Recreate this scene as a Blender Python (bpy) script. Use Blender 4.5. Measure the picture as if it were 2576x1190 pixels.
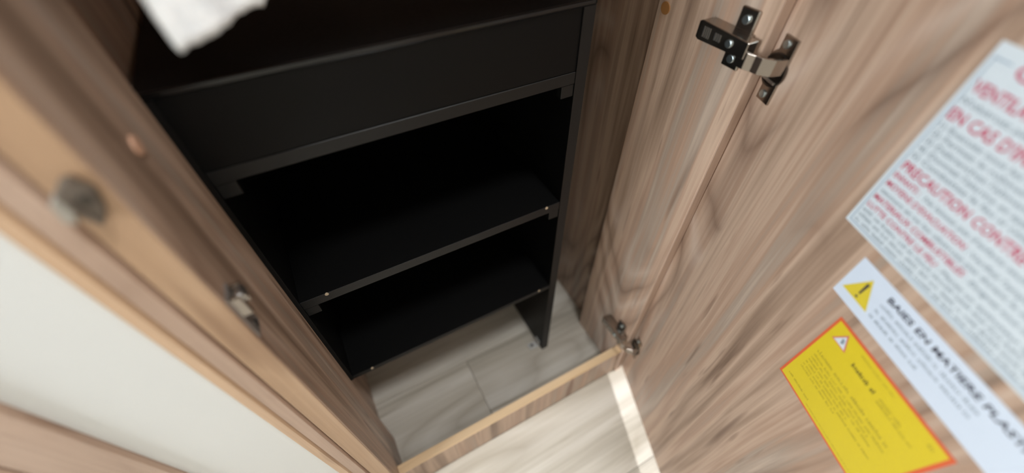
import bpy, bmesh, math, random
from mathutils import Vector, Matrix

random.seed(7)
for o in list(bpy.data.objects):
    bpy.data.objects.remove(o)
SC = bpy.context.scene
COL = SC.collection
H = 0.92                      # camera height above the floor, metres; measures below are in units of H

# ------------------------------------------------------------------ camera
def camera():
    yaw, pitch, roll = math.radians(28.42533533), math.radians(48.63411911), math.radians(0.09258319)
    f_px = 1022.92462
    cy, sy, cp, sp = math.cos(yaw), math.sin(yaw), math.cos(pitch), math.sin(pitch)
    f = Vector((sy * cp, cy * cp, -sp)); r = Vector((cy, -sy, 0)); u = r.cross(f)
    cr, sr = math.cos(roll), math.sin(roll)
    r2 = r * cr + u * sr; u2 = u * cr - r * sr
    cam = bpy.data.cameras.new('camera')
    cam.sensor_fit = 'HORIZONTAL'; cam.sensor_width = 36.0
    cam.lens = f_px / 2576 * 36.0
    cam.clip_start = 0.01; cam.clip_end = 50
    cam.dof.use_dof = True; cam.dof.focus_distance = 0.50; cam.dof.aperture_fstop = 1.5
    o = bpy.data.objects.new('camera', cam); COL.objects.link(o)
    m = Matrix((r2, u2, -f)).transposed().to_4x4()
    m.translation = Vector((0, 0, H))
    o.matrix_world = m
    SC.camera = o
camera()

# ------------------------------------------------------------------ world, lights, exposure
SC.view_settings.view_transform = 'Standard'
SC.view_settings.look = 'None'
SC.view_settings.gamma = 1.0
SC.view_settings.use_curve_mapping = False
SC.view_settings.exposure = 0.0
w = bpy.data.worlds.new('world'); SC.world = w; w.use_nodes = True
w.node_tree.nodes['Background'].inputs[0].default_value = (0.80, 0.90, 1.0, 1)
w.node_tree.nodes['Background'].inputs[1].default_value = 1.0

def aim(o, loc, target):
    o.location = loc
    o.rotation_euler = (Vector(target) - Vector(loc)).to_track_quat('-Z', 'Y').to_euler()

def area(name, loc, target, sx, sy, power, col):
    l = bpy.data.lights.new(name, 'AREA'); l.shape = 'RECTANGLE'; l.size = sx; l.size_y = sy
    l.energy = power; l.color = col
    o = bpy.data.objects.new(name, l); COL.objects.link(o); aim(o, loc, target)
    return o
# daylight through the side window of the vehicle
area('window_left_offscreen', (-1.275, 0.0, 1.10), (0.4, 0.15, 0.60), 0.34, 0.53, 22.0, (0.90, 0.96, 1.0))
# low sun through the entrance doorway on the far side of the open door
sun = bpy.data.lights.new('sun_doorway_offscreen', 'SUN'); sun.energy = 11.0; sun.angle = math.radians(1.2); sun.color = (0.95, 0.97, 1.0)
so = bpy.data.objects.new('sun_doorway_offscreen', sun); COL.objects.link(so)
aim(so, (3.0, -0.6, 1.5), (3.0 - 0.945, -0.6 + 0.327, 1.5 - 0.25))

# ------------------------------------------------------------------ materials
def s2l(c):
    return tuple((v / 255 / 12.92) if v / 255 <= 0.04045 else ((v / 255 + 0.055) / 1.055) ** 2.4 for v in c)

class NT:
    def __init__(self, name):
        self.m = bpy.data.materials.new(name); self.m.use_nodes = True
        self.t = self.m.node_tree; self.b = self.t.nodes['Principled BSDF']
    def n(self, typ, **kw):
        nd = self.t.nodes.new(typ)
        for k, v in kw.items():
            setattr(nd, k, v)
        return nd
    def l(self, a, b): self.t.links.new(a, b)
    def math(self, op, a, b=None, c=None, clamp=False):
        nd = self.n('ShaderNodeMath', operation=op); nd.use_clamp = clamp
        for i, v in enumerate((a, b, c)):
            if v is None: continue
            if isinstance(v, (int, float)): nd.inputs[i].default_value = v
            else: self.l(v, nd.inputs[i])
        return nd.outputs[0]
    def mixc(self, fac, a, b, mode='MIX'):
        nd = self.n('ShaderNodeMix', data_type='RGBA', blend_type=mode)
        for i, v in ((0, fac), (6, a), (7, b)):
            if isinstance(v, (int, float)): nd.inputs[i].default_value = v
            elif isinstance(v, tuple): nd.inputs[i].default_value = (*v[:3], 1)
            else: self.l(v, nd.inputs[i])
        return nd.outputs[2]
    def noise(self, vec, scale, detail=2, rough=0.5):
        nd = self.n('ShaderNodeTexNoise'); nd.inputs['Scale'].default_value = scale
        nd.inputs['Detail'].default_value = detail; nd.inputs['Roughness'].default_value = rough
        self.l(vec, nd.inputs['Vector']); return nd.outputs[0]
    def scaled(self, vec, s):
        nd = self.n('ShaderNodeVectorMath', operation='MULTIPLY'); self.l(vec, nd.inputs[0])
        nd.inputs[1].default_value = s; return nd.outputs[0]
    def ramp(self, fac, stops):
        nd = self.n('ShaderNodeValToRGB'); e = nd.color_ramp.elements
        while len(e) < len(stops): e.new(0.5)
        for el, (p, c) in zip(e, stops):
            el.position = p; el.color = (*c[:3], 1)
        self.l(fac, nd.inputs[0]); return nd.outputs[0]

def plain(name, col, rough=0.5, metal=0.0, spec=0.5):
    k = NT(name); k.b.inputs['Base Color'].default_value = (*s2l(col), 1)
    k.b.inputs['Roughness'].default_value = rough; k.b.inputs['Metallic'].default_value = metal
    k.b.inputs['Specular IOR Level'].default_value = spec
    return k.m

def wood(name, axis, stops, dark, light, line=0.45, rough=0.45, off=0.0, rings=11.0, bump=0.05, fleck=0.66):
    """melamine wood print: long streaks, arched contour grain, fibres and short dark flecks along `axis`"""
    k = NT(name)
    tc = k.n('ShaderNodeTexCoord'); oi = k.n('ShaderNodeObjectInfo')
    add = k.n('ShaderNodeVectorMath', operation='ADD')
    rnd = k.math('MULTIPLY', oi.outputs['Random'], 7.0)
    rnd = k.math('ADD', rnd, off)
    cb = k.n('ShaderNodeCombineXYZ')
    for i in range(3): k.l(rnd, cb.inputs[i])
    k.l(tc.outputs['Object'], add.inputs[0]); k.l(cb.outputs[0], add.inputs[1])
    P = add.outputs[0]
    def st(a, g):
        s = [a, a, a]; s[axis] = g; return k.scaled(P, tuple(s))
    warp = k.noise(st(5, 1.6), 1.0, 2)
    wv = k.n('ShaderNodeVectorMath', operation='ADD'); k.l(P, wv.inputs[0])
    wc = k.n('ShaderNodeCombineXYZ'); wm = k.math('MULTIPLY', k.math('SUBTRACT', warp, 0.5), 0.022)
    for i in range(3):
        if i != axis: k.l(wm, wc.inputs[i])
    k.l(wc.outputs[0], wv.inputs[1]); P = wv.outputs[0]
    streak = k.noise(st(24, 0.75), 1.0, 4, 0.6)
    col = k.ramp(streak, stops)
    cont = k.noise(st(6.5, 1.5), 1.0, 1.0, 0.4)
    ring = k.math('PINGPONG', k.math('MULTIPLY', cont, rings), 0.5)
    ringm = k.ramp(ring, [(0.0, (1, 1, 1)), (0.06, (0.6, 0.6, 0.6)), (0.20, (0.12, 0.12, 0.12)), (0.34, (0, 0, 0))])
    ringl = k.ramp(ring, [(0.0, (0, 0, 0)), (0.30, (0, 0, 0)), (0.5, (1, 1, 1)), (1.0, (1, 1, 1))])
    patch = k.noise(st(9, 1.2), 1.0, 2)
    patchm = k.ramp(patch, [(0.44, (0, 0, 0)), (0.56, (1, 1, 1))])
    col = k.mixc(k.math('MULTIPLY', k.math('MULTIPLY', ringm, patchm), line), col, dark)
    col = k.mixc(k.math('MULTIPLY', k.math('MULTIPLY', ringl, patchm), line * 0.6), col, light)
    fib = k.noise(st(420, 5), 1.0, 3, 0.6)
    fibc = k.ramp(fib, [(0.25, (0.88, 0.865, 0.85)), (0.6, (1.04, 1.04, 1.04))])
    col = k.mixc(0.75, col, fibc, 'MULTIPLY')
    fl = k.noise(st(75, 6), 1.0, 2, 0.5)
    flm = k.ramp(fl, [(fleck, (0, 0, 0)), (fleck + 0.08, (1, 1, 1))])
    col = k.mixc(k.math('MULTIPLY', flm, 0.55), col, dark)
    kn = k.noise(st(38, 3.2), 1.0, 1, 0.4)
    knm = k.ramp(kn, [(0.70, (0, 0, 0)), (0.76, (1, 1, 1))])
    col = k.mixc(k.math('MULTIPLY', knm, 0.7), col, dark)
    tone = k.math('MULTIPLY_ADD', oi.outputs['Random'], 0.16, 0.92)
    tn = k.n('ShaderNodeCombineXYZ')
    for i in range(3): k.l(tone, tn.inputs[i])
    col = k.mixc(1.0, col, tn.outputs[0], 'MULTIPLY')
    k.l(col, k.b.inputs['Base Color'])
    k.b.inputs['Roughness'].default_value = rough
    bp = k.n('ShaderNodeBump'); bp.inputs['Strength'].default_value = bump; bp.inputs['Distance'].default_value = 0.002
    k.l(fib, bp.inputs['Height']); k.l(bp.outputs[0], k.b.inputs['Normal'])
    return k.m

WS = [(0.30, s2l((114, 92, 77))), (0.39, s2l((157, 132, 113))), (0.47, s2l((186, 160, 140))), (0.53, s2l((168, 139, 119))),
      (0.60, s2l((162, 144, 129))), (0.72, s2l((205, 184, 167)))]
M_WOOD = wood('walnut_melamine_vertical', 2, WS, s2l((96, 72, 58)), s2l((206, 188, 175)), line=0.6, rings=12.0)
M_WOOD_P = wood('walnut_melamine_plinth', 2, WS, s2l((112, 80, 62)), s2l((196, 168, 150)), rings=5)
M_EDGE = wood('light_edge_banding', 2, [(0.2, s2l((158, 126, 98))), (0.5, s2l((178, 146, 116))), (0.8, s2l((194, 164, 136)))],
              s2l((140, 108, 82)), s2l((204, 180, 154)), line=0.2)
M_EDGE_X = wood('light_edge_banding_long', 0, [(0.2, s2l((196, 164, 124))), (0.5, s2l((210, 180, 142))), (0.8, s2l((220, 192, 158)))],
                s2l((176, 140, 100)), s2l((224, 200, 168)), line=0.2)
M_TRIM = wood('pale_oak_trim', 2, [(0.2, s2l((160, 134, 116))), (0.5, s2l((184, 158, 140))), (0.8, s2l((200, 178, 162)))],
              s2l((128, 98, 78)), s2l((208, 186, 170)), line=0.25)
M_FLOOR = wood('grey_oak_vinyl', 0, [(0.26, s2l((160, 152, 138))), (0.45, s2l((196, 189, 176))), (0.6, s2l((210, 204, 193))),
                                     (0.78, s2l((224, 219, 210)))], s2l((146, 134, 116)), s2l((226, 221, 212)), line=0.4, rough=0.4,
               rings=8, fleck=0.70)
M_CREAM = plain('cream_gloss_laminate', (214, 216, 215), 0.3)
M_WALL = plain('off_white_wall_board', (214, 210, 202), 0.7)
M_SUB = plain('floor_underlay', (70, 62, 54), 0.9)
M_NICKEL = plain('nickel_plated_steel', (168, 160, 152), 0.22, 1.0)
M_NICKEL_D = plain('dark_nickel', (92, 88, 84), 0.3, 1.0)
M_STEEL = plain('brushed_steel', (190, 188, 184), 0.35, 1.0)
M_ZINC = plain('zinc_plated_steel', (206, 206, 204), 0.5, 0.55)
M_ZINC2 = plain('dull_steel_plate', (150, 142, 136), 0.45, 0.6)
M_CATCH = plain('grey_cast_metal', (104, 94, 84), 0.5, 0.3)
M_SCREW = plain('zinc_screw', (196, 210, 214), 0.3, 1.0)
M_PAPER = plain('sticker_vinyl_white', (200, 210, 217), 0.4)
M_PAPER2 = plain('sticker_vinyl_white_cool', (200, 211, 226), 0.4)
M_RED = plain('red_print', (180, 50, 82), 0.5)
M_GREY = plain('grey_print', (128, 140, 150), 0.5)
M_BLUE = plain('blue_grey_print', (150, 168, 184), 0.5)
M_INK = plain('black_print', (48, 46, 60), 0.5)
M_YEL = plain('yellow_vinyl', (206, 184, 34), 0.4)
M_YTRI = plain('yellow_print', (206, 186, 52), 0.5)
M_ORANGE = plain('orange_print', (206, 92, 52), 0.5)
M_PINK = plain('rose_print', (200, 112, 92), 0.5)
M_OLIVE = plain('faint_dark_print', (160, 142, 34), 0.5)
M_OLIVE_D = plain('dark_print_on_yellow', (70, 62, 22), 0.5)
M_PEG = plain('beech_dowel', (190, 172, 146), 0.6)
M_CAP = plain('wood_tone_screw_cap', (196, 154, 128), 0.5)
M_CAP2 = plain('amber_knot', (150, 104, 58), 0.5)

def black_laminate():
    k = NT('black_laminate'); tc = k.n('ShaderNodeTexCoord')
    n = k.noise(k.scaled(tc.outputs['Object'], (300, 300, 300)), 1.0, 3)
    k.b.inputs['Base Color'].default_value = (0.0035, 0.0035, 0.0035, 1)
    r = k.math('MULTIPLY_ADD', n, 0.12, 0.40); k.l(r, k.b.inputs['Roughness'])
    k.b.inputs['Specular IOR Level'].default_value = 0.15
    return k.m
M_BLACK = black_laminate()
def black_edge():
    k = NT('black_edge_banding'); k.b.inputs['Base Color'].default_value = (0.006, 0.006, 0.006, 1)
    k.b.inputs['Roughness'].default_value = 0.45; k.b.inputs['Specular IOR Level'].default_value = 0.35
    return k.m
M_BEDGE = black_edge()
M_BGLOSS = plain('glossy_black_edge', (18, 18, 18), 0.22, 0.0, 0.5)
def terry():
    k = NT('white_terry'); tc = k.n('ShaderNodeTexCoord')
    n = k.noise(k.scaled(tc.outputs['Object'], (260, 260, 260)), 1.0, 3)
    k.l(k.ramp(n, [(0.3, s2l((225, 230, 234))), (0.7, s2l((250, 252, 253)))]), k.b.inputs['Base Color'])
    k.b.inputs['Roughness'].default_value = 0.95; k.b.inputs['Specular IOR Level'].default_value = 0.1
    bp = k.n('ShaderNodeBump'); bp.inputs['Strength'].default_value = 0.6; bp.inputs['Distance'].default_value = 0.002
    k.l(n, bp.inputs['Height']); k.l(bp.outputs[0], k.b.inputs['Normal'])
    return k.m
M_TERRY = terry()

# ------------------------------------------------------------------ helpers
def bx(bm, x0, x1, y0, y1, z0, z1, bev=0.0, seg=1):
    b2 = bmesh.new() if bev else bm
    v = [b2.verts.new((x, y, z)) for x in (x0, x1) for y in (y0, y1) for z in (z0, z1)]
    for f in ((0, 1, 3, 2), (4, 6, 7, 5), (0, 4, 5, 1), (2, 3, 7, 6), (0, 2, 6, 4), (1, 5, 7, 3)):
        b2.faces.new([v[i] for i in f])
    if bev:
        bmesh.ops.bevel(b2, geom=b2.edges[:], offset=bev, segments=seg, affect='EDGES', profile=0.5)
        merge(bm, b2)
    return bm
def merge(bm, b2):
    me = bpy.data.meshes.new('tmp'); b2.to_mesh(me); b2.free(); bm.from_mesh(me); bpy.data.meshes.remove(me)
def box(*a, **k):
    return bx(bmesh.new(), *a, **k)
def cyl(bm, c, axis, r, l, n=20, bev=0.0, r2=None):
    """cylinder of length l centred on c along axis vector"""
    b2 = bmesh.new()
    bmesh.ops.create_cone(b2, cap_ends=True, segments=n, radius1=r, radius2=r if r2 is None else r2, depth=l)
    if bev:
        es = [e for e in b2.edges if len(e.link_faces) == 2 and any(len(f.verts) > 4 for f in e.link_faces)]
        bmesh.ops.bevel(b2, geom=es, offset=bev, segments=2, affect='EDGES', profile=0.5)
    q = Vector((0, 0, 1)).rotation_difference(Vector(axis).normalized())
    bmesh.ops.transform(b2, matrix=Matrix.Translation(c) @ q.to_matrix().to_4x4(), verts=b2.verts)
    merge(bm, b2); return bm
def prism(bm, pts, ax, a0, a1, bev=0.0):
    """polygon pts in the plane normal to axis ax ('x','y','z'), extruded a0..a1"""
    def P(p, a):
        return {'x': (a, p[0], p[1]), 'y': (p[0], a, p[1]), 'z': (p[0], p[1], a)}[ax]
    b2 = bmesh.new()
    A = [b2.verts.new(P(p, a0)) for p in pts]; B = [b2.verts.new(P(p, a1)) for p in pts]
    b2.faces.new(A); b2.faces.new(B[::-1])
    n = len(pts)
    for i in range(n):
        b2.faces.new((A[i], B[i], B[(i + 1) % n], A[(i + 1) % n]))
    bmesh.ops.recalc_face_normals(b2, faces=b2.faces)
    if bev:
        bmesh.ops.bevel(b2, geom=b2.edges[:], offset=bev, segments=2, affect='EDGES', profile=0.5)
    merge(bm, b2); return bm
def scale(bm, s=H):
    bmesh.ops.scale(bm, vec=(s, s, s), verts=bm.verts); return bm
def shift(bm, d):
    bmesh.ops.translate(bm, vec=d, verts=bm.verts); return bm

def obj(name, bm, mat, parent=None, smooth=False, label=None):
    me = bpy.data.meshes.new(name)
    bmesh.ops.recalc_face_normals(bm, faces=bm.faces)
    if smooth:
        for f in bm.faces: f.smooth = True
    bm.to_mesh(me); bm.free()
    for m in (mat if isinstance(mat, (list, tuple)) else [mat]): me.materials.append(m)
    o = bpy.data.objects.new(name, me); COL.objects.link(o)
    if parent: o.parent = parent
    if label: o['label'] = label
    return o
def thing(name, label, cat, loc=(0, 0, 0), rz=0.0, group=None):
    o = bpy.data.objects.new(name, None); COL.objects.link(o)
    o.empty_display_size = 0.05
    o.location = loc; o.rotation_euler = (0, 0, rz); tag(o, label, cat, group); return o
def tag(o, label, cat, group=None):
    o['label'] = label; o['category'] = cat
    if group: o['group'] = group
    return o
def struct(o):
    o['kind'] = 'structure'; return o

# ------------------------------------------------------------------ the setting
XL, XR, YB, YF, ZC = -1.30, 1.32, -1.25, 0.80, 1.98      # vehicle interior shell, metres
floor = struct(obj('floor', box(XL, XR, YB, YF, -0.04, -0.0045), M_SUB))
def floor_planks():
    pw, pl, g = 0.2 * H, 1.25, 0.0004
    me = None
    jx = {0: 0.112 * H}
    for r in range(-8, 3):
        y0 = 0.254 * H + r * pw
        if y0 + pw < YB or y0 > YF: continue
        x = 0.112 * H - pl * 2 + ((r * 0.43) % 1.0) * pl
        while x < XR:
            a, b = max(x, XL), min(x + pl, XR)
            if b - a > 0.05:
                full = abs(b - a - pl) < 1e-6 and y0 >= YB and y0 + pw <= YF
                if full and me: o = bpy.data.objects.new('plank', me); COL.objects.link(o)
                else:
                    L = b - a
                    ya, yb = max(y0, YB) - y0, min(y0 + pw, YF) - y0
                    o = obj('plank', box(g, L - g, ya + g, yb - g, -0.0045, 0.0, bev=0.0005), M_FLOOR)
                    if full: me = o.data
                o.location = (a, y0, 0); o.parent = floor
            x += pl
floor_planks()
struct(obj('ceiling', box(XL, XR, YB, YF, ZC, ZC + 0.03), M_WALL))
struct(obj('wall_front', box(XL, XR, YB - 0.04, YB, -0.04, ZC), M_WALL))
struct(obj('wall_back', box(XL, XR, YF, YF + 0.04, -0.04, ZC), M_WALL))
def wall_with_hole(name, x0, x1, ya, yb, za, zb):
    bm = bmesh.new()
    bx(bm, x0, x1, YB, ya, -0.04, ZC); bx(bm, x0, x1, yb, YF, -0.04, ZC)
    if za > 0: bx(bm, x0, x1, ya, yb, -0.04, za)
    bx(bm, x0, x1, ya, yb, zb, ZC)
    return struct(obj(name, bm, M_WALL))
wall_with_hole('wall_left', XL - 0.04, XL, -0.20, 0.20, 0.80, 1.40)
wall_with_hole('wall_right', XR, XR + 0.04, -0.72, 0.20, 0.0, 1.88)
def window():
    bm = bmesh.new(); t = 0.035
    for a in ((-0.20, 0.20, 0.80, 0.80 + t), (-0.20, 0.20, 1.40 - t, 1.40), (-0.20, -0.20 + t, 0.80 + t, 1.40 - t), (0.20 - t, 0.20, 0.80 + t, 1.40 - t)):
        bx(bm, XL - 0.05, XL + 0.012, *a, bev=0.003)
    o = struct(obj('window_1', bm, M_CREAM)); return o
window()
def ceiling_lamp():
    t = thing('ceiling_lamp', 'round flat white ceiling lamp above the aisle', 'ceiling lamp', (0.27, -0.20, ZC - 0.035))
    bm = cyl(bmesh.new(), (0, 0, 0.0175), (0, 0, 1), 0.15, 0.035, 48, 0.004); obj('lamp_body', bm, M_CREAM, t)
    m = plain('opal_diffuser', (236, 236, 232), 0.5)
    obj('diffuser', cyl(bmesh.new(), (0, 0, -0.003), (0, 0, 1), 0.135, 0.006, 48, 0.002), m, t)
    l = bpy.data.lights.new('ceiling_lamp_offscreen', 'AREA'); l.shape = 'DISK'; l.size = 0.27; l.energy = 13.5; l.color = (0.97, 0.99, 1.0)
    o = bpy.data.objects.new('ceiling_lamp_offscreen', l); COL.objects.link(o); o.location = (0.27, -0.20, ZC - 0.045)
ceiling_lamp()

# ------------------------------------------------------------------ wardrobe carcass
WZ = 1.90
OZ = 1.06                     # top of the wardrobe opening, set low to shade the interior
def wardrobe():
    t = thing('wardrobe', 'brown wood grain wardrobe carcass standing open with pale edged plinth', 'wardrobe', (0, 0, 0))
    jb = obj('jamb', scale(box(-0.1305, -0.108, 0.2385, 0.362, 0, WZ / H, bev=0.0012)), M_WOOD, t)
    obj('edge_banding', scale(box(-0.1300, -0.1085, 0.2368, 0.2385, 0.0, WZ / H, bev=0.0006)), M_EDGE, jb)
    obj('edge_banding', scale(box(-0.1300, -0.1085, 0.362, 0.3628, 0.0, WZ / H)), M_EDGE, jb)
    obj('side_panel', scale(box(-0.1345, -0.126, 0.3632, 0.84, 0, WZ / H)), M_WOOD, t)
    stl = obj('stile', scale(box(0.432, 0.449, 0.2515, 0.408, 0, WZ / H, bev=0.0008)), M_WOOD, t)
    obj('edge_banding', scale(box(0.4325, 0.4485, 0.2500, 0.2515, 0, WZ / H)), M_TRIM, stl)  # pale banding, its tone picked lighter to offset the shade on this edge
    obj('side_panel', scale(box(0.457, 0.475, 0.36, 0.84, 0, WZ / H)), M_WOOD, t)
    obj('filler_strip', scale(box(0.449, 0.457, 0.36, 0.408, 0, WZ / H)), M_WOOD, t)
    obj('back_panel', scale(box(-0.1345, 0.475, 0.84, 0.855, 0, WZ / H)), M_WOOD, t)
    obj('top_panel', box(-0.1305 * H, 0.475 * H, 0.2385 * H, 0.855 * H, WZ + 0.0005, WZ + 0.018), M_WOOD, t)
    obj('added_shade_panel', box(-0.1078 * H, 0.4318 * H, 0.2585 * H, 0.835 * H, OZ, OZ + 0.016), M_WOOD, t)  # unseen panel added to keep lamp light off the wardrobe interior
    obj('added_shade_front', box(-0.1075 * H, 0.4315 * H, 0.2395 * H, 0.258 * H, OZ + 0.001, WZ - 0.002, bev=0.001), M_WOOD, t)  # unseen front above the opening, added to block light from the ceiling lamp
    pl = obj('plinth', scale(box(-0.1078, 0.4318, 0.2545, 0.2725, 0.0, 0.1035, bev=0.0004)), M_WOOD_P, t)
    obj('edge_banding', scale(box(-0.1078, 0.4318, 0.2545, 0.2725, 0.1037, 0.1055, bev=0.0006)), M_EDGE_X, pl)
    obj('screw_cap', scale(cyl(bmesh.new(), (-0.1072, 0.300, 0.845), (1, 0, 0), 0.0065, 0.002, 24, 0.0006)), M_CAP, t)
    obj('screw_cap', scale(cyl(bmesh.new(), (0.4315, 0.394, 0.807), (1, 0, 0), 0.0075, 0.0015, 24, 0.0005)), M_CAP2, t)
    def p(name, bm, mat, par=None, **k):
        return obj(name, scale(bm), mat, par or t, **k)
    # catch screwed to the front of the jamb
    c = p('catch', prism(bmesh.new(), [(-0.1330, 0.8490), (-0.1290, 0.8460), (-0.1250, 0.8560), (-0.1260, 0.8660), (-0.1315, 0.8600)], 'y', 0.2325, 0.2366, bev=0.0005),
          M_STEEL, label='grey metal door catch')
    p('catch_body', prism(bmesh.new(), [(-0.1265, 0.8640), (-0.1207, 0.8711), (-0.1159, 0.8724), (-0.1109, 0.8626), (-0.1141, 0.8507), (-0.1191, 0.8433), (-0.1234, 0.8522)],
      'y', 0.2305, 0.2364, bev=0.0008), M_CATCH, c)
    p('catch_lip', prism(bmesh.new(), [(-0.1246, 0.8611), (-0.1234, 0.8522), (-0.1191, 0.8433), (-0.1180, 0.8455), (-0.1220, 0.8540), (-0.1230, 0.8625)], 'y', 0.2285, 0.2304, bev=0.0003), M_CATCH, c)
    p('screw', cyl(bmesh.new(), (-0.1165, 0.2300, 0.8600), (0, 1, 0), 0.0032, 0.0012, 16, 0.0003), M_NICKEL_D, c)
    # strike plate of the door catch on the jamb
    st = obj('strike_plate', scale(box(-0.1079, -0.1062, 0.2395, 0.2590, 0.692, 0.746, bev=0.0006)), M_ZINC2, t, label='small steel strike plate')
    bm = bmesh.new()
    bx(bm, -0.1062, -0.0985, 0.2405, 0.2440, 0.722, 0.744, bev=0.0006)
    bx(bm, -0.1062, -0.0985, 0.2545, 0.2580, 0.722, 0.744, bev=0.0006)
    obj('roller_fork', scale(bm), M_NICKEL, st)
    obj('roller', scale(cyl(bmesh.new(), (-0.1005, 0.24925, 0.739), (0, 1, 0), 0.0045, 0.0105, 16, 0.0008)), M_STEEL, st, smooth=True)
    obj('slot', scale(box(-0.1063, -0.1058, 0.2455, 0.2530, 0.722, 0.733)), M_NICKEL_D, st)
    for z in (0.700,):
        obj('screw', scale(cyl(bmesh.new(), (-0.1058, 0.2490, z), (1, 0, 0), 0.0032, 0.0014, 14, 0.0004)), M_NICKEL_D, st)
    return t
WR = wardrobe()

# ------------------------------------------------------------------ panelled door on the left of the wardrobe
def side_door():
    t = thing('panelled_door', 'cream panel door in a pale wood frame beside the wardrobe', 'door', (-0.2 * H, 0.245 * H, 0))
    o0 = (0.2 * H, -0.245 * H, 0)
    zt = WZ / H
    def p(name, bm, mat, par=None, **k):
        return obj(name, shift(scale(bm), o0), mat, par or t, **k)
    # frame strip against the wardrobe, moulded in section
    p('frame_moulding', prism(bmesh.new(), [(-0.1345, 0.27), (-0.1345, 0.2440), (-0.1365, 0.2405), (-0.1480, 0.2400), (-0.1500, 0.2430), (-0.1500, 0.27)], 'z', 0.0, zt), M_TRIM)
    p('frame_moulding', prism(bmesh.new(), [(-0.1503, 0.27), (-0.1503, 0.2435), (-0.1530, 0.2415), (-0.1635, 0.2450), (-0.1655, 0.2480), (-0.1655, 0.27)], 'z', 0.0, zt), M_EDGE)
    p('cream_panel', box(-0.2570, -0.1655, 0.2495, 0.262, 0.0, zt), M_CREAM, label='glossy cream panel')
    p('frame_stile', prism(bmesh.new(), [(-0.2570, 0.27), (-0.2570, 0.2470), (-0.2590, 0.2440), (-0.3010, 0.2440), (-0.3030, 0.2470), (-0.3030, 0.27)], 'z', 0.0, zt), M_TRIM)
    p('gap_liner', box(-0.3065, -0.3032, 0.258, 0.27, 0.0, zt), M_TRIM)
    p('outer_stile', box(-0.44, -0.3067, 0.2440, 0.27, 0.0, zt, bev=0.002), M_TRIM)
    return t
side_door()
struct(obj('wall_partition', box(XL, -0.445 * H, 0.244 * H, 0.29 * H, -0.002, ZC - 0.001), M_WALL))
struct(obj('trim_1', box(-0.4445 * H, -0.146 * H, 0.2441 * H, 0.29 * H, WZ + 0.001, ZC - 0.001), M_WALL))

# ------------------------------------------------------------------ open wardrobe door with stickers and hinges
DP = (0.448 * H, 0.240 * H, 0.0)
DA = math.atan2(-0.945, -0.327)
def D(name, bm, mat, par=None, **k):          # bm in door units: x = u, y = outward, z = up, all /H
    return obj(name, scale(bm), mat, par, **k)
door = D('door', box(-0.022, 0.560, 0.0, 0.0195, 0.014, 1.175, bev=0.0006), M_WOOD, WR, label='open wood grain door')
door.location = DP; door.rotation_euler = (0, 0, DA)
D('edge_banding', box(0.5602, 0.5610, 0.0004, 0.0191, 0.0145, 1.1745), M_EDGE, door)
def sticker(name, label, u0, u1, z0, z1, mat):
    t = thing(name, label, 'sticker', DP, DA, None)
    D('backing', box(u0, u1, -0.0006, -0.0001, z0, z1), mat, t)
    return t

DG = None
def text_mesh(s, size, width=None, bold=0.0, shear=0.0):
    cu = bpy.data.curves.new('t', 'FONT'); cu.body = s; cu.size = size; cu.offset = bold * size
    cu.shear = shear; cu.resolution_u = 2; cu.fill_mode = 'FRONT'
    o = bpy.data.objects.new('t', cu); COL.objects.link(o)
    dg = bpy.context.evaluated_depsgraph_get(); dg.update()
    me = bpy.data.meshes.new_from_object(o.evaluated_get(dg))
    bpy.data.objects.remove(o); bpy.data.curves.remove(cu)
    bm = bmesh.new(); bm.from_mesh(me); bpy.data.meshes.remove(me)
    xs = [v.co.x for v in bm.verts]; x0, x1 = min(xs), max(xs)
    k = width / (x1 - x0) if width else 1.0
    for v in bm.verts:
        v.co = Vector(((v.co.x - x0) * k, 0, v.co.y))
    return bm
YT = -0.00085
def text(name, s, u, z, cap, mat, par, width=None, bold=0.02, shear=0.0):
    """z = baseline, cap = capital height (units of H)"""
    bm = text_mesh(s, cap / 0.69, width, bold, shear)
    shift(bm, (u, YT, z))
    me = bpy.data.meshes.new(name); scale(bm); bm.to_mesh(me); bm.free(); me.materials.append(mat)
    o = bpy.data.objects.new(name, me); COL.objects.link(o); o.parent = par
    return o
def scribble(name, u0, u1, z, h, mat, par, rnd, dens=0.74):
    """a line of print too small to read in the photograph: short letter-like strokes in words"""
    bm = bmesh.new(); u = u0
    wl = 0
    while u < u1:
        if wl <= 0:
            wl = rnd.randint(2, 9)
            if u > u0: u += h * 0.55
            continue
        wd = h * rnd.uniform(0.22, 0.55)
        if u + wd > u1: break
        hh = h * rnd.choice((0.62, 0.62, 0.7, 1.0))
        k = rnd.random()
        st = h * 0.16
        def q(a, b, c, d):
            vs = [bm.verts.new((x, YT, zz)) for x, zz in ((a, c), (b, c), (b, d), (a, d))]; bm.faces.new(vs)
        q(u, u + st, z, z + hh)
        if k < 0.75: q(u + st, u + wd, z + h * 0.5, z + h * 0.5 + st)
        if k < 0.5: q(u + wd - st, u + wd, z, z + h * 0.5)
        if k > 0.4: q(u + st, u + wd, z, z + st)
        u += wd + h * 0.16; wl -= 1
    o = obj(name, scale(bm), mat, par); o['kind'] = 'stuff'
    return o
def rect(bm, u0, u1, z0, z1, y=YT):
    vs = [bm.verts.new((x, y, zz)) for x, zz in ((u0, z0), (u1, z0), (u1, z1), (u0, z1))]; bm.faces.new(vs); return bm
def poly(pts, y=YT):
    bm = bmesh.new(); bm.faces.new([bm.verts.new((a, y, b)) for a, b in pts]); return bm

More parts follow.
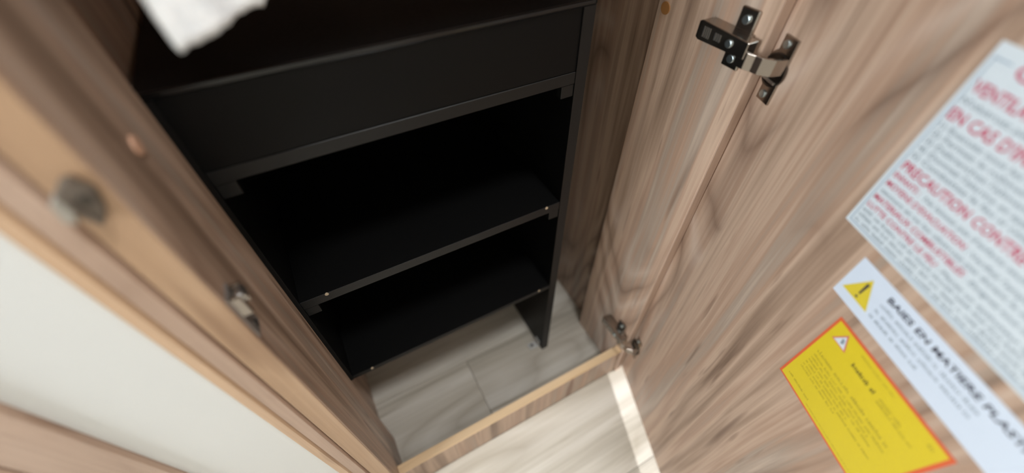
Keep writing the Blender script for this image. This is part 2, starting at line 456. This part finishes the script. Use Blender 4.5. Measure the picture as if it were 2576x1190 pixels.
def sticker_safety():
    rn = random.Random(3)
    s = sticker('safety_sticker', 'large white safety notice with red headings on the wardrobe door', 0.1665, 0.3945, 0.7315, 0.8910, M_PAPER)
    bm = bmesh.new(); t = 0.0011; a0, a1, b0, b1 = 0.1695, 0.3915, 0.7345, 0.8825
    rect(bm, a0, a1, b0, b0 + t); rect(bm, a0, a0 + t, b0 + t, b1); rect(bm, a1 - t, a1, b0 + t, b1)
    rect(bm, a0, 0.1815, b1 - t, b1); rect(bm, 0.378, a1, b1 - t, b1)
    D('border_line', bm, M_BLUE, s)
    text('heading', 'CONSIGNES DE SECURITE', 0.1858, 0.8765, 0.0085, M_RED, s, 0.188, 0.02)
    text('heading', 'VENTILATION', 0.1720, 0.8605, 0.0078, M_RED, s, 0.0590, 0.018)
    text('text_line', "N'obstruez pas les ouvertures de ventilation de ce vehicule", 0.1725, 0.8525, 0.0040, M_GREY, s, 0.186, 0.01)
    text('heading', "EN CAS D'INCENDIE", 0.1722, 0.8403, 0.0080, M_RED, s, 0.0925, 0.018)
    L = ['1) Evacuez tous les occupants du vehicule', '2) Fermez le robinet de la bouteille de gaz', "3) Debranchez l'alimentation electrique",
         "4) Donnez l'alarme et appelez les pompiers", "5) Combattez le feu si cela est sans danger"]
    W = [0.118, 0.124, 0.114, 0.122, 0.126]
    for i, l in enumerate(L):
        text('text_line', l, 0.1727, 0.8330 - 0.00665 * i, 0.0040, M_GREY, s, W[i] * 1.15, 0.01)
    text('heading', "PRECAUTION CONTRE L'INCENDIE", 0.1730, 0.7948, 0.0076, M_RED, s, 0.1500, 0.018)
    text('subheading', 'ENFANTS :', 0.1727, 0.7868, 0.0046, M_RED, s, 0.0245, 0.016)
    text('text_line', "Ne laissez pas d'enfants seuls dans le vehicule", 0.2020, 0.7868, 0.0038, M_GREY, s, 0.124, 0.01)
    text('subheading', "MOYENS D'EVACUATION", 0.1727, 0.7780, 0.0048, M_RED, s, 0.0713, 0.016)
    text('text_line', ": Verifiez l'emplacement des issues de", 0.2460, 0.7780, 0.0038, M_GREY, s, 0.105, 0.01)
    text('text_line', "secours et ne les obstruez pas durant le stationnement", 0.1735, 0.7710, 0.0038, M_GREY, s, 0.160, 0.01)
    text('subheading', 'MATERIAUX COMBUSTIBLES', 0.1725, 0.7632, 0.0048, M_RED, s, 0.0845, 0.016)
    text('text_line', ": Eloignez tout materiau combustible des", 0.2590, 0.7632, 0.0038, M_GREY, s, 0.110, 0.01)
    text('subheading', 'LUTTE CONTRE LE FEU', 0.1725, 0.7548, 0.0046, M_RED, s, 0.0690, 0.016)
    text('text_line', ": Placez un extincteur agree pres de", 0.2435, 0.7548, 0.0036, M_GREY, s, 0.105, 0.01)
    for i in range(3):
        scribble('text_line', 0.1728, 0.365 - 0.02 * (i % 2), 0.7490 - 0.0058 * i, 0.0036, M_GREY, s, rn)
sticker_safety()

def sticker_plastic():
    rn = random.Random(5)
    s = sticker('notice_sticker', 'narrow white notice with yellow warning triangle and black heading', 0.2028, 0.4550, 0.6705, 0.7185, M_PAPER2)
    D('warning_triangle', poly([(0.2070, 0.6815), (0.2368, 0.6815), (0.2219, 0.7095)]), M_YTRI, s)
    bm = poly([(0.2205, 0.7035), (0.2211, 0.6895), (0.2227, 0.6895), (0.2233, 0.7035)], YT - 0.0003)
    bmesh.ops.recalc_face_normals(bm, faces=bm.faces)
    rect(bm, 0.2208, 0.2230, 0.6845, 0.6868, YT - 0.0003)
    D('exclamation_mark', bm, M_INK, s)
    text('heading', 'BAIES EN MATIERE PLASTIQUE', 0.2402, 0.7055, 0.0056, M_INK, s, 0.1400, 0.022)
    scribble('text_line', 0.2400, 0.3330, 0.6972, 0.0038, M_GREY, s, rn)
    scribble('text_line', 0.2400, 0.3330, 0.6895, 0.0038, M_GREY, s, rn)
    scribble('text_line', 0.2400, 0.2945, 0.6818, 0.0038, M_GREY, s, rn)
sticker_plastic()

def sticker_yellow():
    rn = random.Random(9)
    s = sticker('warning_sticker', 'yellow warning notice with an orange border and small white triangle', 0.2268, 0.3540, 0.5375, 0.6565, M_ORANGE)
    D('yellow_field', rect(bmesh.new(), 0.2295, 0.3505, 0.5400, 0.6535, -0.0007), M_YEL, s)
    D('warning_triangle', poly([(0.2350, 0.6325), (0.2530, 0.6325), (0.2440, 0.6505)]), M_PINK, s)
    D('triangle_field', poly([(0.2372, 0.6340), (0.2508, 0.6340), (0.2440, 0.6475)], YT - 0.0003), M_PAPER, s)
    D('triangle_symbol', poly([(0.2425, 0.6430), (0.2440, 0.6360), (0.2468, 0.6385), (0.2452, 0.6430)], YT - 0.0005), M_GREY, s)
    scribble('text_line', 0.2630, 0.3030, 0.6465, 0.0026, M_OLIVE, s, rn)
    scribble('title_line', 0.2640, 0.2940, 0.6300, 0.0052, M_OLIVE_D, s, rn)
    for i in range(2): scribble('text_line', 0.2975, 0.3230, 0.6320 - 0.0045 * i, 0.0034, M_OLIVE, s, rn)
    scribble('text_line', 0.3230, 0.3390, 0.6275, 0.0026, M_OLIVE, s, rn)
    scribble('text_line', 0.2370, 0.3310, 0.6045, 0.0046, M_OLIVE, s, rn)
    for i in range(6):
        scribble('text_line', 0.2375, (0.333, 0.318, 0.326, 0.30, 0.335, 0.29)[i], 0.5975 - 0.0052 * i, 0.0032, M_OLIVE, s, rn)
    scribble('text_line', 0.2355, 0.2690, 0.5490, 0.0032, M_OLIVE, s, rn)
    scribble('text_line', 0.2700, 0.3400, 0.5440, 0.0016, M_OLIVE, s, rn)
    scribble('text_mark', 0.3380, 0.3460, 0.6440, 0.0042, M_OLIVE, s, rn)
sticker_yellow()

# hinges: plate on the wardrobe stile, arm, and cup let into the door. Built in world axes, carried by the door
MD = Matrix.Translation(Vector(DP)) @ Matrix.Rotation(DA, 4, 'Z')
def hinge(zc, zf, label):
    def Wd(name, bm, mat, par, **k):           # world units /H -> door local
        scale(bm)
        return obj(name, bm, mat, par, **k)
    xs = 0.4318
    # arm body: channel along y standing off the stile
    arm = Wd('hinge', prism(bmesh.new(), [(0.2540, zc - 0.0085), (0.3170, zc - 0.0105), (0.3210, zc - 0.0085), (0.3210, zc + 0.0085), (0.3170, zc + 0.0105), (0.2540, zc + 0.0085)],
                            'x', xs - 0.0215, xs - 0.0065, bev=0.0009), M_NICKEL, WR, label=label)
    def D(name, bm, mat, par):
        scale(bm); bmesh.ops.transform(bm, matrix=MD, verts=bm.verts)
        return obj(name, bm, mat, par)
    bm = bmesh.new()
    bx(bm, xs - 0.0070, xs - 0.0002, 0.2640, 0.3180, zc - 0.0090, zc + 0.0090, bev=0.0006)
    bx(bm, xs - 0.0045, xs - 0.0002, 0.2670, 0.2890, zc - 0.0310, zc + 0.0310, bev=0.0012)
    Wd('mounting_plate', bm, M_NICKEL, arm)
    for s in (-1, 1):
        b = cyl(bmesh.new(), (xs - 0.0055, 0.2780, zc + s * 0.0205), (1, 0, 0), 0.0046, 0.0028, 18, 0.0006)
        Wd('screw', b, M_SCREW, arm)
    # slots and adjusting screws on the arm's outer side
    b = bmesh.new()
    for i in range(4): bx(b, xs - 0.0219, xs - 0.0212, 0.3110 - i * 0.0027, 0.3125 - i * 0.0027, zc - 0.0055, zc + 0.0055)
    for i in range(3): bx(b, xs - 0.0219, xs - 0.0212, 0.2945 - i * 0.0032, 0.2965 - i * 0.0032, zc - 0.0035, zc + 0.0040)
    Wd('arm_mark', b, M_STEEL, arm)
    Wd('screw', cyl(bmesh.new(), (xs - 0.0222, 0.2760, zc), (1, 0, 0), 0.0042, 0.0024, 18, 0.0006), M_SCREW, arm)
    # cranked link from the arm to the cup
    pts = [(xs - 0.0205, 0.2640), (xs - 0.0205, 0.2520), (xs - 0.0175, 0.2440), (xs - 0.0165, 0.2360), (xs - 0.0085, 0.2260), (xs + 0.0040, 0.2215),
           (xs + 0.0040, 0.2250), (xs - 0.0060, 0.2290), (xs - 0.0125, 0.2375), (xs - 0.0135, 0.2450), (xs - 0.0165, 0.2530), (xs - 0.0165, 0.2640)]
    b = prism(bmesh.new(), pts, 'z', (zc + zf) / 2 - 0.0085, (zc + zf) / 2 + 0.0085, bev=0.0005)
    Wd('link', b, M_NICKEL, arm)
    # cup flange on the door face (door units)
    u0 = 0.0075
    b = bmesh.new()
    pf = [(u0 - 0.0085, -0.0345), (u0 + 0.0115, -0.0345), (u0 + 0.0115, 0.0345), (u0 - 0.0085, 0.0345)]
    outline = [(u0 + 0.0115, -0.0345), (u0 + 0.0115, 0.0345), (u0 - 0.0090, 0.0345), (u0 - 0.0090, 0.0195)]
    for i in range(1, 12):
        a = math.radians(118 + i * (124 / 12)); outline.append((u0 + 0.0205 * math.cos(a), 0.0205 * math.sin(a)))
    outline += [(u0 - 0.0090, -0.0195), (u0 - 0.0090, -0.0345)]
    prism(b, [(p[0], p[1] + zf) for p in outline], 'y', -0.0030, -0.0002, bev=0.0005)
    D('cup_flange', b, M_NICKEL, arm)
    b = bmesh.new()
    n = 28; cu, cz = u0 - 0.001, zf
    ro, ri = 0.0172, 0.0150
    ring = lambda r, y: [b.verts.new((cu + r * math.cos(2 * math.pi * i / n), y, cz + r * math.sin(2 * math.pi * i / n))) for i in range(n)]
    rs = [ring(ro, -0.0030), ring(ro, -0.0048), ring(ri, -0.0048), ring(ri, -0.0031)]
    for A, B in zip(rs, rs[1:] + rs[:1]):
        for i in range(n): b.faces.new((A[i], A[(i + 1) % n], B[(i + 1) % n], B[i]))
    D('cup_rim', b, M_NICKEL_D, arm)
    D('cup_well', cyl(bmesh.new(), (cu, -0.0033, cz), (0, 1, 0), 0.0149, 0.0008, 28), M_NICKEL_D, arm)
    D('spring_pin', cyl(bmesh.new(), (cu + 0.001, -0.0058, cz - 0.010), (1, 0, 0), 0.0016, 0.020, 12), M_STEEL, arm)
    for s in (-1, 1):
        D('screw', cyl(bmesh.new(), (u0 - 0.001, -0.0036, cz + s * 0.0268), (0, 1, 0), 0.0042, 0.0022, 18, 0.0006), M_SCREW, arm)
hinge(0.812, 0.7935, 'upper nickel cup hinge')
hinge(0.170, 0.150, 'lower nickel cup hinge')

# ------------------------------------------------------------------ black shelf rack inside the wardrobe
def rack():
    t = thing('shelf_rack', 'black board shelf rack standing inside the wardrobe', 'shelf rack', (0.10 * H, 0.388 * H, 0))
    o0 = (-0.10 * H, -0.388 * H, 0)
    x0, x1, y0, y1, zt, th = -0.1205, 0.3165, 0.388, 0.72, 0.838, 0.0165
    def p(name, bm, mat, par=None, **k):
        return obj(name, shift(scale(bm), o0), mat, par or t, **k)
    for a, th, zb in ((x0, 0.010, 0.285), (x1 - 0.0165, 0.0165, 0.0)):
        sp = p('side_panel', box(a, a + th, y0 + 0.0016, y1, zb, zt - 0.0062), M_BLACK)
        p('edge_banding', box(a, a + th, y0, y0 + 0.0015, zb, zt - 0.0062), M_BEDGE, sp)
    tp = p('top_panel', box(x0, x1, y0 + 0.0016, y1, zt - 0.006, zt, bev=0.0008), M_BLACK)
    p('edge_banding', box(x0, x1, y0 - 0.0003, y0 + 0.0015, zt - 0.006, zt, bev=0.0022, seg=3), M_BGLOSS, tp)
    p('front_rail', box(x0 + 0.010 + 0.0002, x1 - th - 0.0002, y0 + 0.002, y0 + 0.018, 0.7580, zt - 0.0063), M_BLACK)
    for z, e in ((0.742, 0.0155), (0.519, 0.0165), (0.285, 0.0100)):
        sh = p('shelf', box(x0 + 0.010 + 0.0002, x1 - th - 0.0002, y0 + 0.0022, y1 - 0.005, z, z + e), M_BLACK)
        p('edge_banding', box(x0 + 0.010 + 0.0002, x1 - th - 0.0002, y0 + 0.0008, y0 + 0.0021, z, z + e, bev=0.0005), M_BEDGE, sh)
        for u in ((0.045, 0.395) if z < 0.6 else ()):
            p('dowel_cap', cyl(bmesh.new(), (x0 + u, y0 + 0.0010, z + e - 0.0022), (0, 1, 0), 0.0026, 0.0012, 12), M_PEG, sh)
    p('back_board', box(x0 + 0.010 + 0.0002, x1 - th - 0.0002, y1 - 0.0048, y1, 0.2956, zt - 0.0063), M_BLACK)
    # corner brackets under the shelves and at the front corners
    for z in (0.742, 0.519):
        p('corner_bracket', box(x1 - th - 0.0185, x1 - th - 0.0003, y0 + 0.0015, y0 + 0.012, z - 0.0175, z - 0.0003, bev=0.0006), M_BEDGE)
        p('corner_bracket', box(x0 + 0.010 + 0.0003, x0 + 0.010 + 0.0185, y0 + 0.0015, y0 + 0.012, z - 0.0175, z - 0.0003, bev=0.0006), M_BEDGE)
    p('cleat', box(-0.1257, x0 + 0.004, y0 + 0.03, y1 - 0.03, 0.262, 0.2848), M_BLACK)
    # steel angle screwed to the floor at the foot of the right side panel
    b = bmesh.new()
    bx(b, 0.2720, 0.2995, 0.400, 0.418, 0.0002, 0.0030, bev=0.0006)
    bx(b, 0.2968, 0.2997, 0.400, 0.418, 0.0030, 0.0240, bev=0.0006)
    f = p('foot_bracket', b, M_ZINC, label='small steel foot bracket')
    p('screw', cyl(bmesh.new(), (0.2815, 0.409, 0.0040), (0, 0, 1), 0.0040, 0.0022, 14, 0.0005), M_NICKEL, f)
    p('screw', cyl(bmesh.new(), (0.2958, 0.409, 0.0160), (1, 0, 0), 0.0040, 0.0022, 14, 0.0005), M_NICKEL, f)
rack()

# ------------------------------------------------------------------ clothes rail and white towel hanging from it
def rail_and_towel():
    zr = 1.030
    yr = 0.300 * H
    r = thing('clothes_rail', 'chrome clothes rail spanning the wardrobe between its two sides', 'clothes rail', (0.16 * H, yr, zr))
    xa, xb = (-0.1078 - 0.16) * H, (0.4318 - 0.16) * H
    obj('rod', cyl(bmesh.new(), ((xa + xb) / 2, 0, 0), (1, 0, 0), 0.008, xb - xa - 0.012, 24), M_STEEL, r)
    for x, sg in ((xa, 1), (xb, -1)):
        obj('rail_socket', cyl(bmesh.new(), (x + sg * 0.005, 0, 0), (1, 0, 0), 0.016, 0.0095, 24, 0.001), M_NICKEL, r)
    hkx = -0.02 * H
    def hook_pts():
        pts = []
        for i in range(13):
            a = math.radians(200 - i * 20); pts.append(Vector((0, 0.0125 * math.cos(a), 0.0125 * math.sin(a))))
        pts += [Vector((0, 0.004, -0.028)), Vector((0, -0.006, -0.036)), Vector((0, -0.016, -0.030)), Vector((0, -0.018, -0.020))]
        return pts
    bm = bmesh.new(); P = hook_pts(); rings = []
    for k, q in enumerate(P):
        d = (P[min(k + 1, len(P) - 1)] - P[max(k - 1, 0)]).normalized()
        a = Vector((1, 0, 0)); b = d.cross(a)
        rings.append([bm.verts.new(q + (a * math.cos(t) + b * math.sin(t)) * 0.0022 + Vector((hkx - 0.16 * H, 0, 0))) for t in [2 * math.pi * i / 8 for i in range(8)]])
    for A, B in zip(rings, rings[1:]):
        for i in range(8): bm.faces.new((A[i], A[(i + 1) % 8], B[(i + 1) % 8], B[i]))
    bm.faces.new(rings[0]); bm.faces.new(rings[-1][::-1])
    obj('hook', bm, M_NICKEL, r, smooth=True)
    # towel hung by its loop: folded cloth that spreads towards an uneven fluffy hem
    A = Vector((-0.0471 * H, 0.2527 * H, 0.9100 * H)); hd = Vector((0.604, 0.797, 0))
    nrm = Vector((-0.797, 0.604, 0)); top = Vector((hkx, yr - 0.006, zr - 0.045))
    rn = random.Random(4); nu, nz, Wd, T = 44, 60, 0.105, 0.009
    hem = [rn.uniform(-1, 1) for _ in range(nu + 1)]
    bm = bmesh.new(); F, B = [], []
    for sgn, lst in ((1, F), (-1, B)):
        for j in range(nz + 1):
            t = j / nz; z = A.z + (top.z - A.z) * t
            dz = z - A.z
            lean = Vector((-0.20 * dz * math.exp(-(dz / 0.10) ** 2), 0, 0))
            spread = (1 - t) ** 0.8 * 0.88 + 0.12
            c0 = A + lean; c0.z = z
            tp = Vector((top.x, top.y, z)) - hd * (Wd * 0.06)
            st = c0.lerp(tp, t ** 1.3)
            row = []
            for i in range(nu + 1):
                q = i / nu
                fold = 0.012 * (1 - abs(2 * t - 0.9)) * math.sin(q * 15) * t + 0.0016 * math.sin(q * 19 + 0.6) * (1 - t)
                edge = min(1.0, min(q, 1 - q) * 14) ** 0.5
                th = T / 2 * sgn * (0.25 + 0.75 * edge) * (1 + 0.12 * math.sin(i * 2.1 + j * 1.3))
                zz = z
                if j < 3: zz += (0.0009 * hem[i] + 0.0008 * math.sin(q * 31)) * (1 - j / 3)
                if j == 0: th *= 0.35
                v = st + hd * (q * Wd * spread) + nrm * (fold + th); v.z = zz
                row.append(bm.verts.new(v - A))
            lst.append(row)
    def strip(a, b):
        for i in range(len(a) - 1): bm.faces.new((a[i], a[i + 1], b[i + 1], b[i]))
    for L in (F, B):
        for a, b in zip(L, L[1:]): strip(a, b)
    strip(F[0], B[0]); strip(F[-1], B[-1])
    strip([q[0] for q in F], [q[0] for q in B]); strip([q[-1] for q in F], [q[-1] for q in B])
    tw = obj('towel', bm, M_TERRY, smooth=True); tw.location = A
    tag(tw, 'white fluffy towel hanging in the wardrobe opening above the black shelf rack', 'towel')
rail_and_towel()
